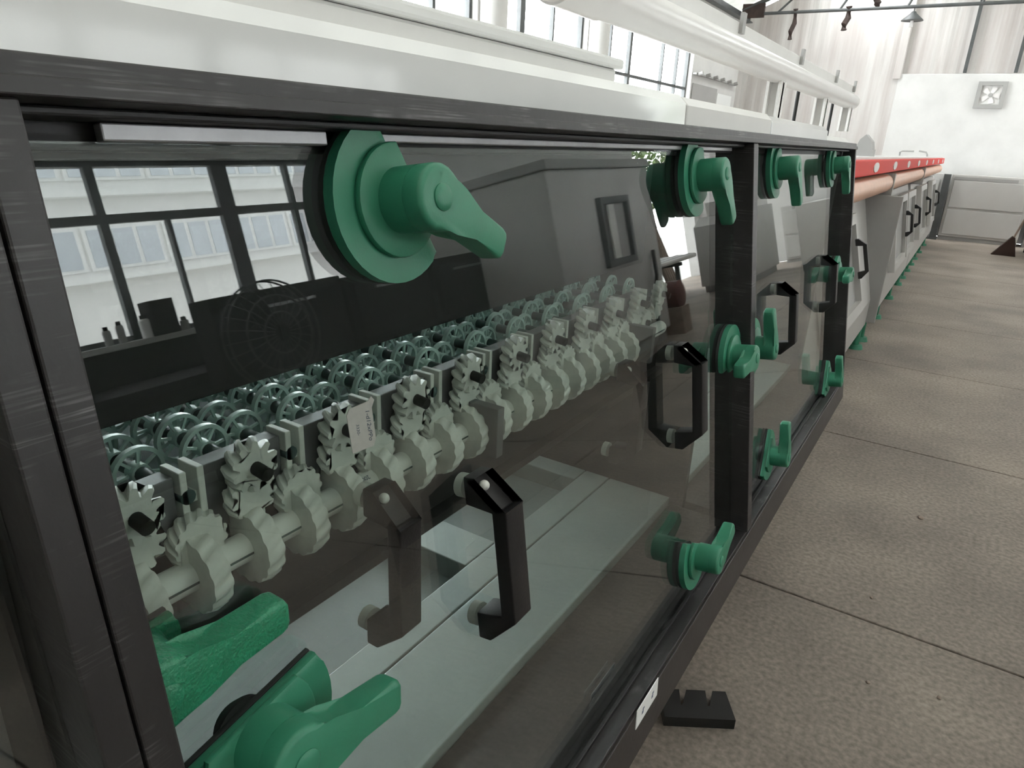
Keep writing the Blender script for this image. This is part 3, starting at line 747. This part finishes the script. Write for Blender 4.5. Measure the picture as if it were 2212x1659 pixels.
box(bm, -.20, -.14, -.06, 0, -.14, .14); box(bm, .14, .20, -.06, 0, -.14, .14)
finish('fan_frame', bm, MCABD, fn)
BX('fan_back', MWHITE2, fn, -.14, .14, -.012, 0, -.14, .14)
for k in range(5):
    a = 2 * PI * k / 5; bm = bmesh.new(); prism(bm, rotpts([(.02, -.02), (.125, -.05), (.13, .03), (.02, .02)], a), -.03, -.02, 'y'); finish('blade', bm, MPIPE, fn)
CY('fan_hub', MCABD, fn, (0, -.05, 0), (0, -.01, 0), .03, seg=16)
pl = thing('pendant_lamp', 'small grey conical pendant lamp hanging from the truss', 'lamp', (-1.395, 13.6, 3.30))
bm = bmesh.new(); lathe(bm, [(0, .16), (.012, .155), (.10, .05), (.13, .03), (.135, .012)], 28, 'z'); finish('shade', bm, MSTEEL, pl, True)
CY('bulb', MPIPE, pl, (0, 0, -.09), (0, 0, .02), .03, .02, 12); CY('stem', MSTEEL, pl, (0, 0, .13), (0, 0, .20), .008, seg=8)
br = thing('broom', 'broom with dark brown head leaning on the white box at the far right', 'broom', (.60, 12.3, 0))
bm = bmesh.new(); prism(bm, [(-.17, 0), (.13, 0), (.07, .26), (.03, .28)], -.05, .05, 'y', .008); finish('bristles', bm, MBROWN, br)
CY('stick', MWOOD, br, (.05, 0, .26), (.235, .0, 1.0), .014, seg=10)
wb = thing('white_cabinet', 'white cabinet with black foot at the far right edge', 'cabinet', (1.25, 12.3, 0))
BX('body', MWHITE2, wb, -.40, .4, -.5, .8, .10, 1.05, .01); BX('door_seam', MCABD, wb, -.405, -.39, -.02, -.01, .14, 1.0)
for x, y in ((-.35, -.45), (.35, -.45), (-.35, .7), (.35, .7)): CY('foot', MRUB, wb, (x, y, 0), (x, y, .11), .05, seg=12)
# rack and boards on the left wall
rk = thing('coat_rack', 'grey peg rail fixed high on the end wall by the left window', 'rack', (-4.15, 11.9, 2.38))
BX('rail', MCABD, rk, -.04, .02, -.2, 2.1, -.012, .012)
for k in range(6): CY('peg', MCABD, rk, (.02, -.1 + .4 * k, 0), (.09, -.1 + .4 * k, .02), .03, seg=10)
o = BX('notice_board', MCABD, None, -4.198, -4.17, 11.75, 13.0, 1.75, 2.24, .004); tag(o, 'grey board on the left wall below the peg rail', 'board')
o = BX('paper_sheet', MPAPER, None, -4.198, -4.19, 13.1, 13.95, 1.75, 2.18); tag(o, 'white sheet on the left wall beside the grey board', 'sheet')

# ================================================================== RIGHT SIDE OF THE AISLE (seen mirrored in the glass)
bn = thing('work_bench', 'long dark workbench under the right wall window', 'bench', (3.55, 4.0, 0))
BX('bench_top', MDARKCAB, bn, -.35, .42, -3.2, 4.0, .80, .86, .005); BX('bench_back', MDARKCAB, bn, .36, .44, -3.2, 4.0, .86, 1.09)
for y in (-3.1, -1.3, .5, 2.3, 3.9): BX('leg', MDARKCAB, bn, -.3, -.22, y - .04, y + .04, 0, .80); BX('leg', MDARKCAB, bn, .3, .38, y - .04, y + .04, 0, .80)
BX('shelf', MDARKCAB, bn, -.3, .36, -3.2, 4.0, .25, .29); BX('front_board', MDARKCAB, bn, -.33, -.30, -3.2, 4.0, .29, .80)
def darkcab(y0, y1, x0, x1, z1, label, z0=0.0):
    t = thing('control_cabinet', label, 'cabinet', ((x0 + x1) / 2, (y0 + y1) / 2, z0)); hx, hy = (x1 - x0) / 2, (y1 - y0) / 2
    BX('body', MDARKCAB, t, -hx, hx, -hy, hy, .0, z1 - z0, .008)
    BX('door', MDARKCAB, t, -hx - .02, -hx - .001, -hy + .06, hy - .06, .10, (z1 - z0) * .60, .005); BX('drawer', MDARKCAB, t, -hx - .02, -hx - .001, -hy + .06, hy - .06, (z1 - z0) * .63, (z1 - z0) - .06, .005)
    h = BX('handle', MZINC, t.children[-1], -hx - .05, -hx - .025, -hy * .45, hy * .45, (z1 - z0) - .12, (z1 - z0) - .10)
    return t
darkcab(2.36, 3.40, 2.97, 3.18, 1.29, 'charcoal cabinet behind the round fan, mirrored in the glass')
darkcab(3.44, 4.35, 2.97, 3.18, 1.27, 'charcoal cabinet with drawer beyond the round fan, mirrored in the glass')
darkcab(4.42, 5.25, 2.97, 3.18, 1.28, 'farther charcoal cabinet beyond the drawer cabinet, mirrored in the glass')
fa = thing('pedestal_fan', 'round caged pedestal fan in front of the charcoal cabinet', 'fan', (2.66, 2.50, -0.04))
CY('base', MSTEEL, fa, (0, 0, .04), (0, 0, .08), .2, .16, 24); CY('pole', MSTEEL, fa, (0, 0, .04), (0, 0, 1.0), .02, seg=12)
bm = bmesh.new()
for R_, xx in ((.31, 0), (.31, -.06), (.22, -.10), (.12, -.12)):
    sweep(bm, [(xx, R_ * math.cos(2 * PI * k / 36), 1.06 + R_ * math.sin(2 * PI * k / 36)) for k in range(37)], .006, 6)
for k in range(24):
    a = 2 * PI * k / 24; sweep(bm, [(-.12, .05 * math.cos(a), 1.06 + .05 * math.sin(a)), (-.10, .2 * math.cos(a), 1.06 + .2 * math.sin(a)), (0, .31 * math.cos(a), 1.06 + .31 * math.sin(a))], .003, 5)
finish('cage', bm, MSTEEL, fa)
for k in range(3):
    bm = bmesh.new(); prism(bm, rotpts([(.03, -.05), (.25, -.10), (.27, .05), (.03, .05)], 2 * PI * k / 3), -.06, -.05, 'x')
    bmesh.ops.translate(bm, verts=bm.verts, vec=(0, 0, 1.06)); finish('blade', bm, MDARKCAB, fa)
CY('motor', MDARKCAB, fa, (-.05, 0, 1.06), (.12, 0, 1.06), .07, seg=20)
sb = tag(BX('black_box', MDARKCAB, None, 3.88, 4.02, 2.50, 2.68, 1.13, 1.37, .004), 'black box standing on the right window sill', 'box')
bl = [(2.20, .026, .10, MCABD, 'grey bottle nearest the camera on the right window sill'), (2.29, .026, .12, MCABD, 'grey bottle with dark cap on the right window sill'), (2.46, .035, .13, MPIPE, 'white bottle on the right window sill'), (2.74, .03, .07, MCABD, 'short grey jar beyond the black box on the right window sill')]
for y, r, h, m, l in bl:
    t = thing('bottle', l, 'bottle', (3.92, y, 1.13), group='bottles on the right window sill')
    bm = bmesh.new(); lathe(bm, [(0, r), (h * .9, r), (h * .97, r * .85), (h, r * .7)], 20, 'z'); finish('body', bm, m, t, True)
    CY('cap', MDARKCAB, t, (0, 0, h), (0, 0, h + .025), r * .6, seg=16)
# tall grey machine across the aisle
gm = thing('tall_grey_machine', 'tall light grey machine with a small tilted window across the aisle', 'machine', (2.3, 5.9, 0))
BX('body', MCAB, gm, -.30, .5, -1.05, 1.0, .12, 1.78, .02); BX('base', MCABD, gm, -.26, .46, -1.0, .95, 0, .12); BX('cap', MCABD, gm, -.32, .52, -1.07, 1.02, 1.78, 1.86, .01)
bm = bmesh.new(); box(bm, -.35, -.30, -.28, .32, .90, .96); box(bm, -.35, -.30, -.28, .32, 1.46, 1.52); box(bm, -.35, -.30, -.28, -.22, .96, 1.46); box(bm, -.35, -.30, .26, .32, .96, 1.46)
wfm = finish('window_frame', bm, MSTEEL, gm); BX('dark_pane', MCABD, wfm, -.31, -.302, -.22, .26, .96, 1.46)
BX('tilted_flap', MWHITE2, gm, -.345, -.325, -.14, -.02, .97, 1.45)
bm = bmesh.new(); sweep(bm, [(-.33, .75, .95), (-.36, .68, .70), (-.35, .55, .45), (-.4, .45, .15)], .02, 10); finish('hose', bm, MRUB, gm, True)
g2 = thing('grey_hooded_machine', 'light grey machine with chamfered top beyond the open doorway', 'machine', (2.5, 11.6, 0))
bm = bmesh.new(); prism(bm, [(-1.0, .1), (1.1, .1), (1.1, 1.15), (-.7, 1.15), (-1.0, 1.02)], -.3, .4, 'x', .01); finish('body', bm, MCAB, g2)
BX('base', MCABD, g2, -.26, .36, -.95, 1.05, 0, .1); BX('top_box', MWHITE2, g2, -.25, .3, -.6, 1.0, 1.15, 1.36, .01)
dr = thing('red_drum', 'dark red drum lying across the aisle beside the tall grey machine', 'drum', (2.05, 7.15, .42))
bm = bmesh.new(); lathe(bm, [(-.12, .13), (-.11, .15), (0, .15), (.11, .15), (.12, .13)], 32); finish('drum_shell', bm, mat('dull_red_paint', (.08, .02, .018), .5), dr, True)
BX('cradle', MWOOD, dr, -.14, .14, -.12, .12, -.42, -.13)
sr = thing('pipe_stand', 'low steel trestle stacked with long pipes near the doorway', 'stand', (3.2, 8.9, 0))
for y in (-.5, .7):
    BX('trestle_leg', MSTEEL, sr, -.35, -.29, y, y + .05, 0, .55); BX('trestle_leg', MSTEEL, sr, .35, .41, y, y + .05, 0, .55); BX('trestle_bar', MSTEEL, sr, -.4, .46, y, y + .05, .55, .60)
for k in range(8):
    a = Vector((-.36 + .10 * k, -1.2 + .1 * (k % 3), .635 + .0)); c2 = Vector((-.36 + .10 * k, 1.4 + .1 * (k % 2), .635))
    o = CY('long_pipe', MZINC if k % 2 else MPIPE, None, sr.location + a, sr.location + c2, .034, seg=14)
    tag(o, 'long pipe lying on the low trestle near the doorway', 'pipe', 'pipes on the trestle')
for k in range(5):
    y = 11.0 + .09 * k
    o = CY('plank', MWOOD, None, (3.55, y, 0.02), (3.93, y - .12, 1.75), .035, seg=8)
    tag(o, 'thin wooden pole leaning on the wall by the doorway', 'pole', 'poles leaning by the doorway')
o = BX('carton', MWOOD, None, 3.55, 3.85, 10.3, 10.6, 0, .8, .004); tag(o, 'brown carton by the leaning poles', 'carton')
